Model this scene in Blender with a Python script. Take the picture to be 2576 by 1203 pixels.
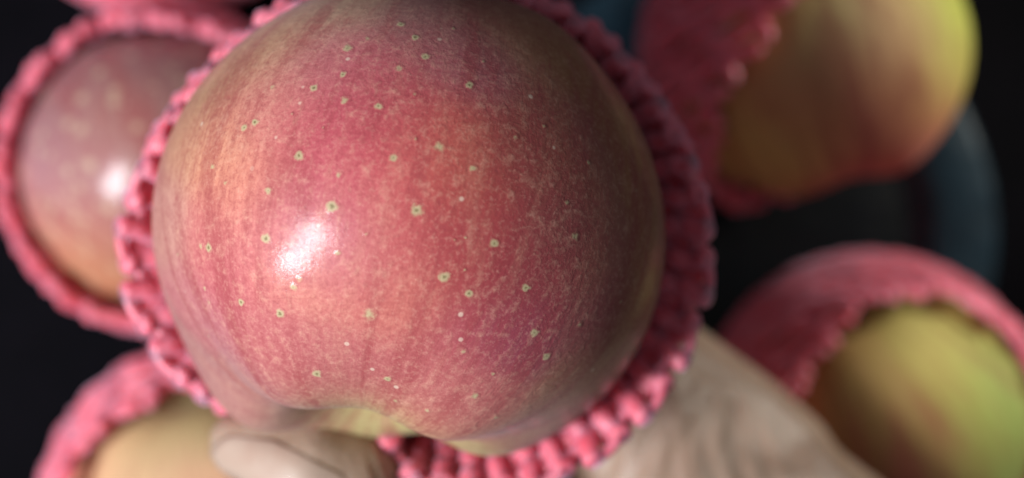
import bpy, bmesh, math, random
import numpy as np
from mathutils import Vector, Matrix, noise
from mathutils.bvhtree import BVHTree
random.seed(7); rng = np.random.default_rng(7)
S = bpy.context.scene
for o in list(bpy.data.objects): bpy.data.objects.remove(o)
COL = S.collection

# ------------------------------------------------------------------ frame of reference
# "view space": x right, y up, z towards the camera, metres.  RIG turns it so the table is level.
CAMD = 0.22                       # camera height above the plane of the held apple's centre
FPX = 3539.0                      # focal length in pixels of a 2576 px wide picture
TILT = math.radians(8.3)
RIG = Matrix.Translation((0, 0, 0.14)) @ Matrix.Rotation(-TILT, 4, 'Y')
def P(px, py, z=0.0):
    d = CAMD - z
    return Vector(((px-1288)/FPX*d, (601.5-py)/FPX*d, z))
def floor_z(x): return -0.139 - x*math.tan(TILT)

# ------------------------------------------------------------------ camera, world, lamps, exposure
cd = bpy.data.cameras.new('camera'); cam = bpy.data.objects.new('camera', cd); COL.objects.link(cam)
cam.matrix_world = RIG @ Matrix.Translation((0, 0, CAMD))
cd.sensor_width = 36; cd.lens = 36*FPX/2576; cd.clip_start = 0.01; cd.clip_end = 20
cd.dof.use_dof = True; cd.dof.focus_distance = 0.187; cd.dof.aperture_fstop = 6.8
S.camera = cam
w = bpy.data.worlds.new("World"); S.world = w; w.use_nodes = True
w.node_tree.nodes['Background'].inputs[0].default_value = (0.85, 0.90, 1.0, 1)
w.node_tree.nodes['Background'].inputs[1].default_value = 0.13
S.view_settings.view_transform = 'Standard'; S.view_settings.look = 'None'
S.view_settings.exposure = 0.0; S.view_settings.gamma = 1.0

def lamp(name, kind, pos, target, energy, color, **kw):
    l = bpy.data.lights.new(name, kind); l.energy = energy; l.color = color
    for k, v in kw.items(): setattr(l, k, v)
    o = bpy.data.objects.new(name, l); COL.objects.link(o)
    d = (Vector(target)-Vector(pos)).normalized()
    m = d.to_track_quat('-Z', 'Y').to_matrix().to_4x4()
    o.matrix_world = RIG @ Matrix.Translation(pos) @ m
    return o
# cool lamp low on the left, plus an added fill panel and an added spot on the right
lamp('window_lamp', 'AREA', (-0.36, -0.18, 0.35), (-0.02, 0.0, 0.0), 2.5, (0.90, 0.95, 1.0),
     shape='RECTANGLE', size=0.06, size_y=0.11)
lamp('added_fill_panel', 'AREA', (-0.34, -0.10, 0.46), (0.0, 0.0, -0.02), 2.6, (0.97, 0.97, 1.0),
     shape='RECTANGLE', size=0.10, size_y=0.10)  # added fill for soft light from upper left, no known fixture
lamp('added_right_spot', 'SPOT', (0.50, 0.24, 0.02), (0.112, 0.024, -0.11), 8.0, (1.0, 0.97, 0.86),
     spot_size=math.radians(24), spot_blend=0.5, shadow_soft_size=0.03)  # added narrow spot, only there to brighten the two right-hand apples

# ------------------------------------------------------------------ material helpers
def srgb(c):
    c = np.asarray(c, float)/255
    return np.where(c <= 0.04045, c/12.92, ((c+0.055)/1.055)**2.4)
class NT:
    def __init__(s, name):
        s.m = bpy.data.materials.new(name); s.m.use_nodes = True
        s.t = s.m.node_tree; s.b = s.t.nodes['Principled BSDF']
    def n(s, typ, **kw):
        x = s.t.nodes.new(typ)
        for k, v in kw.items():
            if k.startswith('i_'):
                key = k[2:].replace('_', ' ')
                x.inputs[int(key) if key.isdigit() else key].default_value = v
            else: setattr(x, k, v)
        return x
    def l(s, a, b): s.t.links.new(a, b)
    def noise(s, vec, scale, detail=3, rough=0.6, dist=0.0):
        x = s.n('ShaderNodeTexNoise'); x.inputs['Scale'].default_value = scale
        x.inputs['Detail'].default_value = detail; x.inputs['Roughness'].default_value = rough
        x.inputs['Distortion'].default_value = dist
        s.l(vec, x.inputs['Vector']); return x.outputs['Fac']
    def ramp(s, f, a, b, lo=0.0, hi=1.0, smooth=True):
        x = s.n('ShaderNodeMapRange'); x.interpolation_type = 'SMOOTHSTEP' if smooth else 'LINEAR'
        x.inputs['From Min'].default_value = a; x.inputs['From Max'].default_value = b
        x.inputs['To Min'].default_value = lo; x.inputs['To Max'].default_value = hi
        s.l(f, x.inputs['Value']); return x.outputs['Result']
    def mix(s, f, a, b, mode='MIX'):
        x = s.n('ShaderNodeMix'); x.data_type = 'RGBA'; x.blend_type = mode; x.clamp_factor = True
        if isinstance(f, float): x.inputs[0].default_value = f
        else: s.l(f, x.inputs[0])
        for v, i in ((a, 6), (b, 7)):
            if isinstance(v, (tuple, list)): x.inputs[i].default_value = (*v[:3], 1)
            else: s.l(v, x.inputs[i])
        return x.outputs[2]
    def math(s, op, a, b=0.0, c=None):
        x = s.n('ShaderNodeMath'); x.operation = op
        for i, v in enumerate((a, b) if c is None else (a, b, c)):
            if isinstance(v, (int, float)): x.inputs[i].default_value = v
            else: s.l(v, x.inputs[i])
        return x.outputs[0]
    def bump(s, h, strength, dist, prev=None):
        x = s.n('ShaderNodeBump'); x.inputs['Strength'].default_value = strength
        x.inputs['Distance'].default_value = dist; s.l(h, x.inputs['Height'])
        if prev is not None: s.l(prev, x.inputs['Normal'])
        return x.outputs[0]

def apple_material(name, fine=1.0, dots=0.0, dotscale=220, gloss=1.0):
    t = NT(name); b = t.b
    co = t.n('ShaderNodeTexCoord').outputs['Object']
    tint = t.n('ShaderNodeAttribute', attribute_name='tint').outputs['Color']
    flow = t.n('ShaderNodeAttribute', attribute_name='flow').outputs['Vector']
    spot = t.n('ShaderNodeAttribute', attribute_name='spot').outputs['Fac']
    big = t.noise(co, 60, 3, 0.6)
    streak = t.noise(flow, 3.2, 4, 0.65, 0.3)
    streak2 = t.noise(flow, 6.0, 4, 0.7, 0.5)
    mott = t.noise(co, 1500, 4, 0.72)
    mid = t.noise(co, 560, 5, 0.75, 0.2)
    c = tint
    # red flesh-side streaks and paler gaps between them
    c = t.mix(t.ramp(streak, 0.47, 0.68, 0, 0.55), c, (0.29, 0.028, 0.035))
    c = t.mix(t.ramp(streak, 0.48, 0.28, 0, 0.17), c, (0.62, 0.30, 0.18))
    c = t.mix(t.ramp(streak2, 0.52, 0.72, 0, 0.36), c, (0.32, 0.032, 0.04))
    c = t.mix(t.ramp(mid, 0.48, 0.72, 0, 0.30*fine), c, (0.72, 0.40, 0.26))
    c = t.mix(t.ramp(mid, 0.52, 0.28, 0, 0.34*fine), c, (0.34, 0.045, 0.05))
    c = t.mix(t.ramp(mott, 0.48, 0.75, 0, 0.30*fine), c, (0.74, 0.38, 0.28))
    c = t.mix(t.ramp(mott, 0.50, 0.33, 0, 0.40*fine), c, (0.30, 0.045, 0.05))
    # tiny pale specks
    v = t.n('ShaderNodeTexVoronoi'); v.inputs['Scale'].default_value = 330
    t.l(co, v.inputs['Vector'])
    sp = t.ramp(v.outputs['Distance'], 0.15, 0.07, 0, 1)
    rnd = t.n('ShaderNodeSeparateColor'); t.l(v.outputs['Color'], rnd.inputs[0])
    keep = t.ramp(rnd.outputs[0], 0.88, 0.92, 0, 0.5)
    c = t.mix(t.math('MULTIPLY', sp, keep), c, (0.80, 0.66, 0.50))
    if dots > 0:
        v = t.n('ShaderNodeTexVoronoi'); v.inputs['Scale'].default_value = dotscale
        t.l(co, v.inputs['Vector'])
        c = t.mix(t.ramp(v.outputs['Distance'], 0.36, 0.16, 0, dots), c, (0.74, 0.60, 0.36))
    # lenticels: pale ring and brown corky centre
    wob = t.math('ADD', spot, t.math('MULTIPLY', t.math('SUBTRACT', mott, 0.5), 1.1))
    sp1 = t.math('MULTIPLY', wob, t.ramp(spot, 0.0, 0.12))
    c = t.mix(t.ramp(sp1, 0.08, 0.70, 0, 0.78), c, (0.47, 0.43, 0.22))
    c = t.mix(t.ramp(sp1, 0.66, 0.98, 0, 0.75), c, (0.15, 0.11, 0.035))
    hsv = t.n('ShaderNodeHueSaturation'); hsv.inputs['Saturation'].default_value = 0.93
    t.l(c, hsv.inputs['Color'])
    t.l(hsv.outputs[0], b.inputs['Base Color'])
    b.inputs['Specular IOR Level'].default_value = 0.14
    rough = t.math('ADD', t.math('MULTIPLY', mid, 0.30), 0.33+0.20*(1-gloss))
    t.l(rough, b.inputs['Roughness'])
    b.inputs['Coat Weight'].default_value = 0.30*gloss
    b.inputs['Coat Roughness'].default_value = 0.14
    b.inputs['Sheen Weight'].default_value = 0.07
    b.inputs['Sheen Roughness'].default_value = 0.45
    b.inputs['Sheen Tint'].default_value = (0.80, 0.84, 1.0, 1)
    nb = t.bump(mid, 0.30, 0.0006)
    nb = t.bump(streak2, 0.12, 0.0008, nb)
    nb = t.bump(mott, 0.16, 0.00025, nb)
    t.l(nb, b.inputs['Normal']); t.l(t.bump(mott, 0.16, 0.00022, t.bump(big, 0.12, 0.001)), b.inputs['Coat Normal'])
    return t.m

def foam_material():
    t = NT('pink_foam'); b = t.b
    co = t.n('ShaderNodeTexCoord').outputs['Object']
    n1 = t.noise(co, 260, 3); n2 = t.noise(co, 1400, 3, 0.7)
    c = t.mix(t.ramp(n1, 0.3, 0.7), (0.76, 0.090, 0.135), (0.86, 0.20, 0.27))
    c = t.mix(t.ramp(n2, 0.5, 0.75, 0, 0.35), c, (0.84, 0.30, 0.38))
    t.l(c, b.inputs['Base Color'])
    b.inputs['Roughness'].default_value = 0.5
    b.inputs['Specular IOR Level'].default_value = 0.6
    b.inputs['Subsurface Weight'].default_value = 0.7
    b.inputs['Subsurface Radius'].default_value = (1.0, 0.25, 0.3)
    b.inputs['Subsurface Scale'].default_value = 0.0040
    b.inputs['Coat Weight'].default_value = 0.30
    b.inputs['Coat Roughness'].default_value = 0.3
    b.inputs['Sheen Weight'].default_value = 0.6
    b.inputs['Sheen Tint'].default_value = (0.95, 0.75, 1.0, 1)
    nb = t.bump(n1, 0.5, 0.001); nb = t.bump(n2, 0.4, 0.0004, nb)
    t.l(nb, b.inputs['Normal'])
    return t.m

def hand_material():
    t = NT('skin'); b = t.b
    co = t.n('ShaderNodeTexCoord').outputs['Object']
    n1 = t.noise(co, 90, 4); n2 = t.noise(co, 900, 4, 0.7)
    c = t.mix(t.ramp(n1, 0.3, 0.7), (0.34, 0.22, 0.155), (0.42, 0.295, 0.22))
    c = t.mix(t.ramp(n2, 0.45, 0.7, 0, 0.25), c, (0.45, 0.34, 0.26))
    t.l(c, b.inputs['Base Color'])
    b.inputs['Roughness'].default_value = 0.48
    b.inputs['Subsurface Weight'].default_value = 0.25
    b.inputs['Subsurface Radius'].default_value = (1.0, 0.35, 0.2)
    b.inputs['Subsurface Scale'].default_value = 0.002
    vs = t.n('ShaderNodeTexVoronoi'); vs.inputs['Scale'].default_value = 900
    t.l(co, vs.inputs['Vector'])
    nb = t.bump(n2, 0.3, 0.0005); nb = t.bump(vs.outputs['Distance'], 0.25, 0.0003, nb)
    t.l(nb, b.inputs['Normal'])
    return t.m

def plain(name, col, rough, spec=0.5, bumps=None, col2=None, scale=60, coat=0.0):
    t = NT(name); b = t.b
    co = t.n('ShaderNodeTexCoord').outputs['Object']
    n1 = t.noise(co, scale, 5, 0.6)
    c = t.mix(t.ramp(n1, 0.35, 0.68), col, col2 or tuple(x*0.7 for x in col))
    t.l(c, b.inputs['Base Color'])
    b.inputs['Roughness'].default_value = rough; b.inputs['Specular IOR Level'].default_value = spec
    b.inputs['Coat Weight'].default_value = coat
    if bumps:
        t.l(t.bump(t.noise(co, bumps[0], 3), bumps[1], bumps[2]), b.inputs['Normal'])
    return t.m

M_FOAM = foam_material(); M_SKIN = hand_material()
M_NAIL_LIT = plain('fingernail_lit_skin', (0.45, 0.33, 0.26), 0.5, 0.35, (300, 0.1, 0.0004), (0.42, 0.285, 0.22), 150, 0.05)  # nail tone set near lit skin, so the thumb's lit side is coloured in
M_TABLE = plain('black_tabletop', (0.0028, 0.0022, 0.0040), 0.8, 0.06, (500, 0.2, 0.0005), (0.0016, 0.0014, 0.0026), 40)
M_DISH = plain('dark_blue_plastic', (0.012, 0.032, 0.047), 0.32, 0.4, (90, 0.45, 0.002), (0.007, 0.017, 0.026), 70)
M_DISHIN = plain('black_plastic', (0.002, 0.0025, 0.0035), 0.45, 0.12, (90, 0.3, 0.002), (0.003, 0.004, 0.006), 45)

# ------------------------------------------------------------------ object helpers
def tag(o, label=None, cat=None, group=None, kind=None):
    if label: o['label'] = label
    if cat: o['category'] = cat
    if group: o['group'] = group
    if kind: o['kind'] = kind
    return o
def mesh_obj(name, verts, faces, mat, parent=None, centre=None, smooth=True):
    me = bpy.data.meshes.new(name); me.from_pydata([tuple(v) for v in verts], [], faces); me.update()
    if smooth: me.polygons.foreach_set('use_smooth', [True]*len(me.polygons))
    me.materials.append(mat)
    o = bpy.data.objects.new(name, me); COL.objects.link(o)
    if parent: o.parent = parent
    else: o.matrix_world = RIG @ Matrix.Translation(centre or (0, 0, 0))
    return o
def basis(axis, spin=0.0):
    a = Vector(axis).normalized()
    r = Vector((0, 0, 1)) if abs(a.z) < 0.9 else Vector((1, 0, 0))
    u = (r - a*r.dot(a)).normalized(); v = a.cross(u)
    c, s = math.cos(spin), math.sin(spin)
    return (u*c+v*s), (v*c-u*s), a
def lathe(name, prof, mat, parent, segs=96, centre=None, wob=0.0):
    V, F = [], []
    for (r, z) in prof:
        for k in range(segs):
            a = 2*math.pi*k/segs
            rr = r*(1+wob*math.sin(a*9+1)*0.5)
            V.append((rr*math.cos(a), rr*math.sin(a), z))
    for j in range(len(prof)-1):
        for k in range(segs):
            k2 = (k+1) % segs
            F.append((j*segs+k, j*segs+k2, (j+1)*segs+k2, (j+1)*segs+k))
    return mesh_obj(name, V, F, mat, parent, centre)

# ------------------------------------------------------------------ table and dish
me = bpy.data.meshes.new('tabletop')
N = 40
V = [(-0.6+1.2*i/N, -0.5+1.0*j/N, 0.0015*noise.noise(Vector((i*.3, j*.3, 0)))) for j in range(N+1) for i in range(N+1)]
F = [(j*(N+1)+i, j*(N+1)+i+1, (j+1)*(N+1)+i+1, (j+1)*(N+1)+i) for j in range(N) for i in range(N)]
tab = mesh_obj('tabletop', V, F, M_TABLE)
TABZ = (RIG @ Vector((0, 0, floor_z(0)))).z - 0.0075
tab.matrix_world = Matrix.Translation((0, 0, TABZ)); tag(tab, kind='structure')
dc = P(1850, 590, -0.146)
wd = RIG @ dc
dish = lathe('dish', [(0.001, 0.0052), (0.030, 0.0052), (0.046, 0.005), (0.0485, 0.0045)], M_DISHIN, None)
dish.matrix_world = Matrix.Translation((wd.x, wd.y, TABZ+0.0015))
tag(dish, 'round black plastic dish with a bluish moulded rim on the dark table', 'dish')
rim = lathe('rim', [(0.0487, 0.0045), (0.051, 0.0052), (0.053, 0.0075), (0.056, 0.0090), (0.062, 0.0098), (0.0665, 0.0096), (0.0695, 0.0090), (0.0715, 0.009), (0.072, 0.003), (0.0722, 0.0)],
            M_DISH, dish, wob=0.006)

# ------------------------------------------------------------------ apples
def blend_tint(pts, blobs, sigma, base, basew):
    """blobs: list of (xyz, srgb); normalised gaussian blend of skin colours."""
    B = np.array([b[0] for b in blobs]); C = np.array([srgb(b[1]) for b in blobs])
    num = np.tile(np.array(base)*basew, (len(pts), 1)); den = np.full(len(pts), basew)
    for p, c in zip(B, C):
        wgt = np.exp(-((pts-p)**2).sum(1)/(2*sigma**2))
        num += wgt[:, None]*c; den += wgt
    return num/den[:, None]

def apple_geo(R, axis, spin=0.0, hs=0.92, cav=0.42, cw=0.30, cav2=0.30, cw2=0.26, lobes=5, lob=0.022,
              taper=0.06, nth=120, nph=200, seed=0, warp=None):
    u, v, a = basis(axis, spin)
    V, FL = [], []
    for j in range(nth+1):
        th = math.pi*(j/nth)
        for k in range(nph):
            ph = 2*math.pi*k/nph
            rho = math.sin(th); h = math.cos(th)*hs
            fat = 1 - taper*math.cos(th)*-1
            rho *= fat
            lb = 1 + lob*math.cos(lobes*ph+seed)*(0.25+0.75*max(0, math.cos(th))**1.0)
            cd_ = cav*math.exp(-(rho/cw)**2) if h > 0 else 0
            cd2 = cav2*math.exp(-(rho/cw2)**2) if h < 0 else 0
            wave = 0.03*math.cos(lobes*ph+seed)*math.exp(-((rho-0.55)/0.25)**2)*(1 if h > 0 else .4)
            h = h - cd_ + cd2 + wave*(1 if h > 0 else -1)
            p = (u*math.cos(ph)+v*math.sin(ph))*(rho*R*lb) + a*(h*R)
            d = noise.noise(p*22+Vector((seed*3.1, 0, 0)))*0.0010
            p += p.normalized()*d
            if warp: p = warp(p)
            V.append(p)
            FL.append((math.cos(ph)*2.6, math.sin(ph)*2.6, h*0.55))
    F = []
    for j in range(nth):
        for k in range(nph):
            k2 = (k+1) % nph
            F.append((j*nph+k, (j+1)*nph+k, (j+1)*nph+k2, j*nph+k2))
    return V, F, FL
def set_attrs(o, tint, flow, spot=None):
    me = o.data; n = len(me.vertices)
    a = me.attributes.new('tint', 'FLOAT_COLOR', 'POINT')
    a.data.foreach_set('color', np.concatenate([tint, np.ones((n, 1))], 1).astype(np.float32).ravel())
    a = me.attributes.new('flow', 'FLOAT_VECTOR', 'POINT')
    a.data.foreach_set('vector', np.array(flow, dtype=np.float32).ravel())
    a = me.attributes.new('spot', 'FLOAT', 'POINT')
    a.data.foreach_set('value', (np.zeros(n) if spot is None else spot).astype(np.float32))
def raypx(bvh, c, px, py):
    o = Vector((0, 0, CAMD)); d = (P(px, py, 0)-o).normalized()
    hit = bvh.ray_cast(o-c, d)
    return hit                       # location, normal, index, dist (relative to the apple's centre)

# --- the large apple in the hand
MC = P(1038, 560, 0.0)
def warp_main(p):
    p = Vector((p.x*1.0, p.y*1.0, p.z*1.03))
    q = p/0.0398
    g = math.exp(-((q-Vector((-0.52, -0.72, -0.10))).length/0.42)**2)
    g2 = math.exp(-((q-Vector((0.02, -0.95, -0.30))).length/0.42)**2)
    g3 = math.exp(-((q-Vector((0.42, -0.86, 0.05))).length/0.45)**2)
    p = p + Vector((0.0008, -0.0002, 0.0))*g3
    return p + Vector((0.0, 0.0016, 0.0))*g2 + Vector((-0.35, -0.93, 0.0))*0.0040*g
MAIN_AX = (-0.20, -0.93, 0.215)
V, F, FL = apple_geo(0.0398, MAIN_AX, spin=0.7, hs=0.92, cav=0.40, cw=0.26, cav2=0.25, cw2=0.25,
                     lob=0.018, taper=0.03, nth=220, nph=340, seed=0.6, warp=warp_main)
M_MAIN = apple_material('red_apple_skin')
main = mesh_obj('apple', V, F, M_MAIN, None, MC)
tag(main, 'large red apple with pale speckled skin held up in the hand, sharp in front', 'apple', 'apples in pink foam nets')
main_bvh = BVHTree.FromPolygons([tuple(v) for v in V], F)
MB = [(420,550,205,150,132),(470,350,205,150,110),(560,370,218,150,110),(600,480,220,140,110),(540,600,206,122,112),
 (560,680,190,85,95),(480,780,200,125,125),(650,250,206,130,112),(560,200,190,152,105),(700,120,195,152,110),(850,30,190,160,125),
 (800,130,200,118,120),(900,170,196,95,105),(700,300,206,105,105),(850,330,196,72,90),(1000,300,190,62,75),(950,220,190,75,85),
 (1100,120,180,95,100),(1200,150,165,90,95),(1250,60,170,110,85),(1350,120,178,128,80),(1050,50,170,120,110),(1100,350,195,85,66),
 (1150,450,186,75,58),(1000,420,205,85,85),(1200,560,162,42,50),(1150,650,168,52,55),(1000,600,196,80,80),(850,470,198,80,92),
 (700,560,206,112,115),(800,600,200,110,120),(700,690,206,110,105),(750,740,216,132,105),(900,700,200,98,100),(1000,750,202,112,90),
 (950,850,205,120,100),(700,850,200,105,110),(560,850,192,115,120),(620,920,180,118,122),(850,920,190,92,105),(1050,940,186,95,95),
 (1150,870,176,72,85),(1300,860,150,56,78),(1300,700,146,45,55),(1400,600,140,62,60),(1300,400,150,62,55),(1400,300,158,85,65),
 (1500,400,152,82,62),(1590,420,176,122,70),(1640,600,175,128,75),(1550,650,160,92,70),(1500,800,150,72,70),(1590,830,170,120,78),
 (1450,960,168,118,85),(1350,1050,172,128,100),(1200,1050,186,112,95),(1100,1000,186,95,85),(1500,250,172,120,70)]
blobs = []
for x, y, r, g, b_ in MB:
    h = raypx(main_bvh, MC, x, y)
    if h[0] is not None: blobs.append((np.array(h[0]), (r, g, b_)))
# pale green inside the hollow at the end of the apple
for x, y, c3 in [(480,900,(180,130,125)),(540,960,(176,128,122)),(600,1010,(186,132,122)),(660,1030,(188,138,120)),(700,1000,(176,132,125)),(640,970,(180,140,140)),
        (760,1030,(170,140,105)),(780,995,(165,140,100)),(850,1010,(140,135,75)),(910,1020,(205,220,140)),(960,1030,(215,235,150)),(1000,1045,(205,230,120)),
        (1040,1070,(220,200,130)),(1100,1092,(220,155,120)),(1170,1104,(212,150,115))]:
    h = raypx(main_bvh, MC, x, y)
    if h[0] is not None: blobs += [(np.array(h[0]), c3)]*2
for x, y in ((700,915),(780,935),(850,955),(920,975),(990,985),(1060,1010),(1110,1050)):
    h = raypx(main_bvh, MC, x, y)
    if h[0] is not None: blobs += [(np.array(h[0]), (186, 98, 96))]*9
for k in range(6):
    u_, v_, a_ = basis(MAIN_AX); an = k*math.pi/3
    for rr, hh in ((0.008, 0.026), (0.004, 0.020)):
        blobs.append((np.array((u_*math.cos(an)+v_*math.sin(an))*rr+a_*hh), (190, 190, 120)))
pts = np.array([tuple(v) for v in V])
tint_main = blend_tint(pts, blobs, 0.0040, srgb((180, 95, 80)), 1e-4)
tint_main = tint_main*np.array([0.86, 0.76, 0.80])
set_attrs(main, tint_main, FL)

LENT = [(1048,530,14),(1105,370,15),(990,397,10),(1190,424,9),(1297,345,8),(835,520,15),(752,392,11),(852,441,8),(675,480,9),
 (868,252,11),(952,268,10),(862,188,9),(1003,171,10),(1070,143,10),(1181,214,10),(875,122,12),(924,98,8),(1044,95,9),(1043,238,6),
 (669,600,12),(751,702,8),(738,723,9),(850,637,7),(705,789,12),(928,791,15),(1117,697,13),(1180,738,10),(1243,613,11),(1322,724,11),
 (1344,837,11),(1374,897,11),(1458,817,8),(1446,595,11),(1368,317,6),(797,940,11),(975,953,9),(1195,996,10),(1168,884,8),(1240,941,6),
 (1075,1033,8),(1247,1050,8),(525,623,11),(505,620,7),(607,760,9),(515,725,7),(525,760,7),(448,640,5),(615,322,10),(642,308,10),
 (535,420,8),(685,220,8),(790,222,9),(567,460,7),(525,845,7),(921,590,5),(1171,598,4),(1143,604,4),(1169,679,4),(1215,155,5),
 (735,287,4),(812,322,4),(1045,350,4),(1140,72,5),(1008,62,9),(995,1008,7),(1426,510,6),(1480,410,6),(1600,480,6),(1560,760,6)]
from mathutils.kdtree import KDTree
kd = KDTree(len(V))
for i, p in enumerate(V): kd.insert(p, i)
kd.balance()
for (x, y, s) in LENT:
    h = raypx(main_bvh, MC, x, y)
    if h[0] is None: continue
    p, n = h[0], h[1]
    R_ = s*1.6*(h[3])/FPX
    u, v, a = basis(n)
    rings, seg = 5, 16; tone = random.choice((0.7, 0.9, 1.0, 1.05, 1.1)) if s > 8 else random.uniform(0.5, 0.75)
    lv, sp, ti, fl = [], [], [], []
    ecc = random.uniform(0.8, 1.0); an0 = random.random()*6
    for j in range(rings+1):
        rr = 1-j/rings
        for k in range(seg if j < rings else 1):
            an = 2*math.pi*k/seg
            irr = 1+0.07*math.sin(3*an+an0)+0.04*math.sin(4*an+2*an0)
            q = p + (u*math.cos(an)+v*math.sin(an)*ecc)*(R_*rr*irr)
            loc, nn, _, _ = main_bvh.find_nearest(q)
            lift = 0.00002 + 0.00003*min(1, (1-rr)*2)
            lv.append(loc+nn*lift); sp.append((1-rr)*tone)
            c3, i3, _ = kd.find(loc)
            ti.append(tint_main[i3]); fl.append(FL[i3])
    lf = []
    for j in range(rings-1):
        for k in range(seg):
            k2 = (k+1) % seg
            lf.append((j*seg+k, j*seg+k2, (j+1)*seg+k2, (j+1)*seg+k))
    top = rings*seg
    for k in range(seg): lf.append(((rings-1)*seg+k, (rings-1)*seg+(k+1) % seg, top))
    lo = mesh_obj('lenticel', lv, lf, M_MAIN, main)
    set_attrs(lo, np.array(ti), fl, np.array(sp))

# --- the four apples below
def side_apple(px, py, z, R, axis, label, blob_px, mat, base, seed, sigma=0.007, **kw):
    c = P(px, py, z)
    V, F, FL = apple_geo(R, axis, seed=seed, nth=80, nph=128, **kw)
    o = mesh_obj('apple', V, F, mat, None, c)
    tag(o, label, 'apple', 'apples in pink foam nets')
    bvh = BVHTree.FromPolygons([tuple(v) for v in V], F)
    bl = []
    for x, y, r, g, b_ in blob_px:
        h = raypx(bvh, c, x, y)
        if h[0] is not None: bl.append((np.array(h[0]), (r, g, b_)))
    set_attrs(o, blend_tint(np.array([tuple(v) for v in V]), bl, sigma, srgb(base), 1e-3), FL)
    return o, c
M_SIDE = apple_material('apple_skin_mauve', 0.45, 0.35, 230, gloss=1.5)
M_YEL = apple_material('apple_skin_yellow', 0.28, 0.0, gloss=0.0)
A1, C1 = side_apple(440, 432, -0.090, 0.0322, (-0.3, 0.9, -0.5), 'dusky mauve red apple with a bright highlight, left of the held apple',
    [(200,250,150,98,104),(400,150,145,98,102),(480,200,125,82,80),(150,400,155,108,118),(250,400,152,98,98),(300,280,160,108,98),(250,330,165,116,100),
     (200,600,186,110,92),(150,620,205,135,85),(250,680,180,120,75),(280,560,172,108,92),(100,560,180,112,112),(120,480,180,130,140),(300,480,160,100,100),(180,690,200,140,80)],
    M_SIDE, (138, 96, 98), 1.3, cav2=0.1)
A2, C2 = side_apple(566, 1300, -0.090, 0.0368, (0.2, -0.9, -0.4), 'cream and peach apple with a green shoulder, low left under the thumb',
    [(440,1060,165,165,95),(400,1100,205,180,120),(330,1150,215,180,130),(480,1100,190,185,120),(450,1180,215,165,130),(520,1150,205,150,115),(300,1203,225,170,125),(500,1203,220,155,125),(520,1050,150,160,90)],
    M_YEL, (210, 160, 120), 2.2, cav2=0.1)
A3, C3 = side_apple(2034, 122, -0.110, 0.0366, (0.25, -0.95, -0.3), 'yellow and orange red apple with its net slipped off its right side',
    [(2000,30,205,205,120),(2100,60,215,190,130),(2380,40,190,205,60),(2300,60,215,175,115),(2400,150,200,190,80),(2250,120,215,150,110),(2100,200,190,130,80),(1950,100,190,150,90),
     (2000,200,190,130,85),(2000,250,195,115,80),(2330,250,205,160,80),(2300,350,215,110,80),(2150,300,190,88,66),(1920,350,195,165,85),(2000,380,195,155,85),(2200,420,170,80,60),(2100,480,160,90,60),(2250,300,200,115,85)],
    M_YEL, (190, 140, 80), 3.1, cav2=0.1)
A4, C4 = side_apple(2190, 1056, -0.113, 0.0368, (0.3, -0.9, -0.4), 'olive yellow green apple half in shadow behind the wrist side of the hand',
    [(2250,760,170,185,80),(2300,850,190,180,90),(2400,950,195,185,80),(2450,850,170,178,75),(2520,950,165,190,95),(2350,900,205,180,95),(2150,850,165,130,60),(2150,950,150,125,60),
     (2200,1000,150,115,60),(2300,1050,165,130,65),(2400,1100,140,95,55),(2500,1100,130,150,60),(2480,1020,165,190,70),(2250,1150,130,80,50)],
    M_YEL, (170, 150, 70), 4.0, cav2=0.1)

C5 = P(390, -405, -0.100)
side_apple(390, -405, -0.100, 0.0360, (0.2, 0.9, -0.4), 'red apple inside the net that is cut by the top edge of the picture', [], M_SIDE, (170, 90, 85), 5.0, cav2=0.1)
# ------------------------------------------------------------------ foam nets
def tube(path, rad, sides=8):
    V, F = [], []
    n = len(path)
    prev = None
    for i, p in enumerate(path):
        t = (path[min(i+1, n-1)]-path[max(i-1, 0)]).normalized()
        if prev is None: prev = t.orthogonal().normalized()
        u = (prev-t*prev.dot(t)).normalized(); v = t.cross(u); prev = u
        r = rad[i]
        for k in range(sides):
            a = 2*math.pi*k/sides
            V.append(p+(u*math.cos(a)+v*math.sin(a))*r)
    for i in range(n-1):
        for k in range(sides):
            k2 = (k+1) % sides
            F.append((i*sides+k, i*sides+k2, (i+1)*sides+k2, (i+1)*sides+k))
    F.append(tuple(range(sides))[::-1]); F.append(tuple((n-1)*sides+k for k in range(sides)))
    return V, F
def smooth(x): x = max(0, min(1, x)); return x*x*(3-2*x)
def strand_path_radii(npt, r0, i):
    return [r0*(0.55 if q == 0 else 0.88 if q == 1 else 1.0)*(1+0.10*noise.noise(Vector((q*0.35, i*1.7, 0)))) for q in range(npt)]

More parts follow.
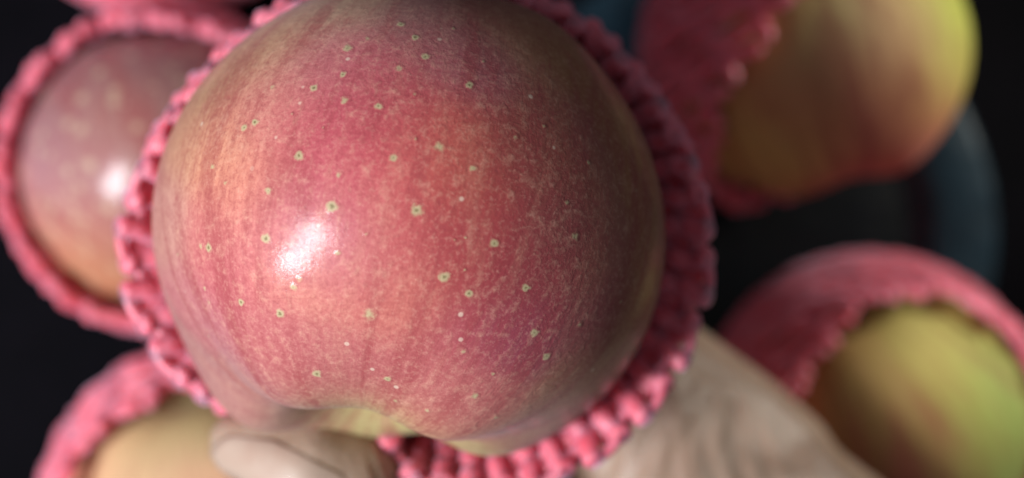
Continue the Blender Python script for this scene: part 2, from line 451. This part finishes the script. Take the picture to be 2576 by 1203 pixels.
def sleeve(c, R, axis, alpha, label, n=38, r0=0.00180, end=150, twist=1.2, lam=0.30, flare=0.0022, seed=0, amp=0.62, jit=0.05):
    root = bpy.data.objects.new('foam_net', None); COL.objects.link(root); root.empty_display_size = 0.02
    root.matrix_world = RIG @ Matrix.Translation(c)
    tag(root, label, 'foam net', 'pink foam fruit nets')
    u, v, a = basis(axis)
    al = math.radians(alpha); e = math.radians(end)
    npt = 70
    for i in range(n):
        path = []
        for q in range(npt):
            th = al+(e-al)*q/(npt-1)
            th2 = th + 0.03*math.sin(i*1.3+seed)*(1-q/npt) + jit*noise.noise(Vector((i*0.25, seed, 0)))
            s = (th-al)/lam
            ph = 2*math.pi*i/n + (0.5*2*math.pi/n)*amp*(1 if i % 2 else -1)*math.cos(2*math.pi*s) + twist*(th-al) + 0.16*math.exp(-(th-al)/0.10)
            ph += 0.02*noise.noise(Vector((th*6, i*0.5, seed)))
            rr = R + r0*0.9 + flare*(1-smooth((th-al)/0.22)) + 0.0004*math.sin(2*math.pi*s*2+i)
            path.append((u*math.cos(ph)+v*math.sin(ph))*(rr*math.sin(th2)) + a*(rr*math.cos(th2)))
        V, F = tube(path, strand_path_radii(npt, r0, i+seed), 7)
        mesh_obj('strand', V, F, M_FOAM, root)
    return root
sleeve(C1, 0.0330, (-0.06, -0.05, 1.0), 58, 'pink foam net round the dusky mauve apple on the left', seed=1)
sleeve(C2, 0.0370, (0.22, -0.10, 1.0), 58, 'pink foam net cupping the cream apple at lower left', seed=2, twist=1.0)
sleeve(C3, 0.0368, (0.62, -0.60, 0.50), 76, 'pink foam net covering the left side of the yellow and orange apple', n=42, seed=3, r0=0.0016, twist=1.3, amp=0.5, jit=0.01, lam=0.24)
sleeve(C4, 0.0370, (0.20, 0.06, 0.95), 46, 'pink foam net with a light lip round the olive green apple', seed=4, twist=1.6, n=42, r0=0.0016, amp=0.5, jit=0.01, lam=0.24)
C5 = P(390, -405, -0.100)
sleeve(C5, 0.0372, (0.1, 0.3, 1.0), 58, 'pink foam net cut by the top edge of the picture, above the mauve apple', seed=5)

# --- net of the held apple: an open cup with a loose scalloped lip
RIMPX = [(1290,-10),(1380,20),(1460,55),(1560,140),(1650,250),(1735,380),(1778,520),(1795,650),(1782,770),(1745,870),(1700,960),(1640,1045),
 (1560,1115),(1480,1175),(1380,1215),(1250,1235),(1100,1225),(1020,1195),(990,1120),(925,1020),(800,930),(690,940),(600,1030),(520,1010),(430,960),(375,880),(335,800),
 (305,700),(298,600),(312,520),(345,440),(385,350),(430,280),(480,222),(540,170),(600,125),(680,60),(780,10),(900,-30),(1050,-50),(1180,-40)]
ang = []
for x, y in RIMPX:
    ang.append((math.atan2(-(y-575), x-1035), math.hypot(x-1035, y-575)))
ang.sort()
AX = np.array([a for a, _ in ang]); AR = np.array([r for _, r in ang])
def rim_r(psi):
    return float(np.interp(psi, np.concatenate([AX-2*math.pi, AX, AX+2*math.pi]), np.tile(AR, 3)))
netroot = bpy.data.objects.new('foam_net', None); COL.objects.link(netroot)
netroot.matrix_world = RIG @ Matrix.Translation(MC)
tag(netroot, 'bright pink foam net with a loose scalloped lip cupping the large held apple', 'foam net', 'pink foam fruit nets')
NS = 56; npt = 90; r0 = 0.00172
def net_point(i, uq, side=None, inner=0.0):
    """point on the cup for strand number i (may be fractional) at fraction uq from the lip to the back"""
    psi = 2*math.pi*i/NS + 0.10*uq + 0.008*noise.noise(Vector((i*0.9, uq*5, 2)))
    if side is not None:
        psi += (math.pi/NS)*side*math.cos(2*math.pi*uq/0.17)*0.14
    pz = (psi+math.pi) % (2*math.pi)-math.pi
    zr = -0.007 + 0.0012*math.sin(5*pz)
    left = smooth((-math.cos(pz)+0.2)/0.8)
    rp = rim_r(pz)*(1+0.004*math.sin(i*2.1)+0.010*math.sin(i*0.7)*left) - 4
    p0 = P(1035+rp*math.cos(pz), 575-rp*math.sin(pz), zr)-MC
    D = p0.length
    th0 = math.acos(max(-1, min(1, p0.z/D)))
    th = th0 + (math.radians(158)-th0)*uq
    Rs = 0.0412
    rr = D + (Rs-D)*math.sin(min(1, uq/0.26)*math.pi/2)
    rr += 0.0005*math.cos(2*math.pi*uq/0.085+i*math.pi)
    rr -= inner
    hd = Vector((p0.x, p0.y, 0)).normalized()
    p = hd*(rr*math.sin(th)) + Vector((0, 0, rr*math.cos(th)))
    p.z += 0.0005*math.sin(i*0.8+uq*9)*(1-smooth(uq/0.5))
    return p
for i in range(NS):
    sd = 1 if i % 2 else -1
    path, radii = [], []
    for q in range(npt):
        uq = q/(npt-1)
        path.append(net_point(i, uq, sd))
        knob = 0.14*math.exp(-((((uq-0.006) % 0.085)-0.0)/0.012)**2)
        radii.append(r0*(0.75 if q == 0 else 1.08 if q == 1 else 1)*(1+knob+0.14*noise.noise(Vector((q*0.4, i*1.7, 3)))))
    V, F = tube(path, radii, 10)
    # short welded links across to the next strand
    for k in range(6):
        uq = 0.010 + 0.085*k + (0.0425 if i % 2 else 0.0)
        if k > 0: uq += 0.005*noise.noise(Vector((i*2.3, k*1.9, 0)))
        a_ = net_point(i, uq, sd); b_ = net_point(i+1, uq+0.004, -sd)
        m_ = (a_+b_)/2; out = Vector((m_.x, m_.y, 0)).normalized()*0.0006
        lp = [a_, a_.lerp(m_+out, .5), m_+out, b_.lerp(m_+out, .5), b_]
        V2, F2 = tube(lp, [0.0012, 0.0010, 0.00085, 0.0010, 0.0012], 8)
        off = len(V); V += V2; F += [tuple(x+off for x in f) for f in F2]
    mesh_obj('strand', V, F, M_FOAM, netroot)
# the sleeve is folded double: a second layer of strands just outside and below the first
for i in range(NS):
    path = [net_point(i+0.5, 0.060+0.785*q/50, 1 if i % 2 else -1, -0.0024) for q in range(51)]
    V, F = tube(path, [0.0020*(0.7 if q == 0 else 1+0.1*math.sin(q*0.9+i)) for q in range(51)], 8)
    mesh_obj('strand', V, F, M_FOAM, netroot)

# ------------------------------------------------------------------ hand
def capsule_chain(bm, pts):
    """tapered round-ended links through (point, radius) pairs"""
    for (p, r), (q, r2) in zip(pts[:-1], pts[1:]):
        n = max(2, int((q-p).length/(min(r, r2)*0.18)))
        for k in range(n+1):
            t = k/n
            m = Matrix.Translation(p.lerp(q, t)) @ Matrix.Scale(r+(r2-r)*t, 4)
            bmesh.ops.create_icosphere(bm, subdivisions=2, radius=1.0, matrix=m)
def H(px, py, z, rpx):
    return (P(px, py, z), rpx*(CAMD-z)/FPX)
bm = bmesh.new()
# thumb
capsule_chain(bm, [H(608,1120,-0.012,90), H(690,1142,-0.009,114), H(780,1170,-0.008,136), H(870,1196,-0.010,138), H(950,1262,-0.018,112), H(1090,1315,-0.031,136), H(1300,1430,-0.038,165), H(1560,1480,-0.045,210)])
# web and side of the hand up to the index knuckle
capsule_chain(bm, [H(1560,1480,-0.045,210), H(1720,1330,-0.052,245), H(1650,1120,-0.056,235), H(1600,985,-0.060,220)])
capsule_chain(bm, [H(1720,1330,-0.052,245), H(1960,1290,-0.058,225), H(2080,1400,-0.062,240), H(1800,1560,-0.058,300), H(1560,1480,-0.045,210)])
capsule_chain(bm, [H(1600,985,-0.060,220), H(1780,1095,-0.061,212), H(1930,1235,-0.062,220)])
# wrist
capsule_chain(bm, [H(1800,1560,-0.058,300), H(2000,1900,-0.075,300), H(2200,2300,-0.095,310)])
# four fingers curling under the apple
capsule_chain(bm, [H(1600,985,-0.060,205), H(1490,800,-0.064,150), H(1300,640,-0.063,130), H(1130,560,-0.058,105)])
capsule_chain(bm, [H(1680,1120,-0.064,215), H(1420,960,-0.072,150), H(1200,800,-0.068,128), H(1010,730,-0.060,108)])
capsule_chain(bm, [H(1650,1330,-0.066,215), H(1330,1120,-0.074,148), H(1120,960,-0.070,125), H(960,890,-0.062,105)])
capsule_chain(bm, [H(1560,1480,-0.062,200), H(1250,1290,-0.072,130), H(1080,1140,-0.068,108), H(960,1060,-0.060,90)])
me = bpy.data.meshes.new('hand_raw'); bm.to_mesh(me); bm.free()
raw = bpy.data.objects.new('hand_raw', me); COL.objects.link(raw)
md = raw.modifiers.new('r', 'REMESH'); md.mode = 'VOXEL'; md.voxel_size = 0.0009
md = raw.modifiers.new('s', 'SMOOTH'); md.factor = 0.6; md.iterations = 14
dg = bpy.context.evaluated_depsgraph_get(); ev = raw.evaluated_get(dg)
hm = bpy.data.meshes.new_from_object(ev)
bpy.data.objects.remove(raw)
nv = len(hm.vertices)
co = np.empty(nv*3, np.float32); hm.vertices.foreach_get('co', co); co = co.reshape(-1, 3)
no = np.array([tuple(v.normal) for v in hm.vertices], np.float32)
d = CAMD-co[:, 2]
PX = 1288+co[:, 0]/d*FPX; PY = 601.5-co[:, 1]/d*FPX
def bell(x, c, s): return np.exp(-((x-c)/s)**2)
disp = np.zeros(nv)
# long folds of loose skin over the base of the index finger
for x0, y0, x1, y1, wd_, am in [(1660,1000,1600,1210,16,1.0),(1722,985,1700,1230,15,1.2),(1775,1010,1790,1230,16,1.3),(1830,1020,1880,1215,15,1.2),
                           (1690,1080,1655,1240,10,.7),(1750,1060,1748,1240,10,.8),(1880,1060,1960,1220,14,.8),(1805,1090,1835,1230,9,.7),(1600,1010,1520,1180,14,.8)]:
    t = np.clip(((PX-x0)*(x1-x0)+(PY-y0)*(y1-y0))/((x1-x0)**2+(y1-y0)**2), 0, 1)
    bend = 14*np.sin(t*4+x0)
    dd = np.hypot(PX-(x0+t*(x1-x0)+bend), PY-(y0+t*(y1-y0)))
    disp -= am*0.0005*np.exp(-(dd/(wd_*1.8))**2)*(no[:, 2] > -0.1)
    disp += am*0.0003*np.exp(-((dd-wd_*2.3)/(wd_*1.3))**2)*(no[:, 2] > -0.1)
# creases at the thumb joint
for x0, am in ((985, 1.0), (950, .5)):
    disp -= am*0.0010*bell(PX+(PY-1190)*-0.35, x0, 9)*bell(PY, 1230, 90)
for i in range(nv):
    p = Vector(co[i].tolist())
    disp[i] += 0.00025*noise.noise(p*160)+0.0009*noise.noise(p*60)
co += no*disp[:, None].astype(np.float32)
hm.vertices.foreach_set('co', co.ravel()); hm.update()
hm.polygons.foreach_set('use_smooth', [True]*len(hm.polygons))
hm.materials.clear(); hm.materials.append(M_SKIN); hm.name = 'hand'
hand = bpy.data.objects.new('hand', hm); COL.objects.link(hand); hand.matrix_world = RIG
tag(hand, 'hand with thumb along the bottom and wrinkled skin, holding up the large apple', 'hand')
# thumbnail: a curved plate on the thumb's last joint, its length and paler colour imitating lit skin
hb = BVHTree.FromPolygons([tuple(v) for v in co.tolist()], [tuple(p.vertices) for p in hm.polygons])
NV, NF = [], []
nu, nvv = 18, 14
ax0 = Vector((560, 1112)); axd = Vector((0.895, 0.447)); pd = Vector((-0.447, 0.895))
for i in range(nu+1):
    for j in range(nvv+1):
        a = i/nu; b_ = j/nvv*2-1
        halfw = 92*(1-0.55*max(0, 0.28-a)/0.28*0.8)*(1-0.15*max(0, a-0.8)/0.2)
        along = a*380 - 14*(1-b_*b_)*(1 if a < 0.1 else max(0, 1-a*2)) + 12*b_*b_*(1-a)
        q = ax0 + axd*along + pd*(b_*halfw+26)
        o_ = Vector((0, 0, CAMD)); dr = (P(q.x, q.y, 0)-o_).normalized()
        h = hb.ray_cast(o_, dr)
        if h[0] is None:
            h = hb.find_nearest(P(q.x, q.y, -0.022))
        loc, nn = h[0], h[1]
        NV.append(loc + nn*(0.00010-0.0003*abs(b_)**4-0.0006*smooth((a-0.80)/0.20)))
for i in range(nu):
    for j in range(nvv):
        k = i*(nvv+1)+j
        NF.append((k, k+nvv+1, k+nvv+2, k+1))
nail_lit_skin = mesh_obj('nail_lit_skin', NV, NF, M_NAIL_LIT, hand)
md = nail_lit_skin.modifiers.new('t', 'SOLIDIFY'); md.thickness = 0.0002; md.offset = -1
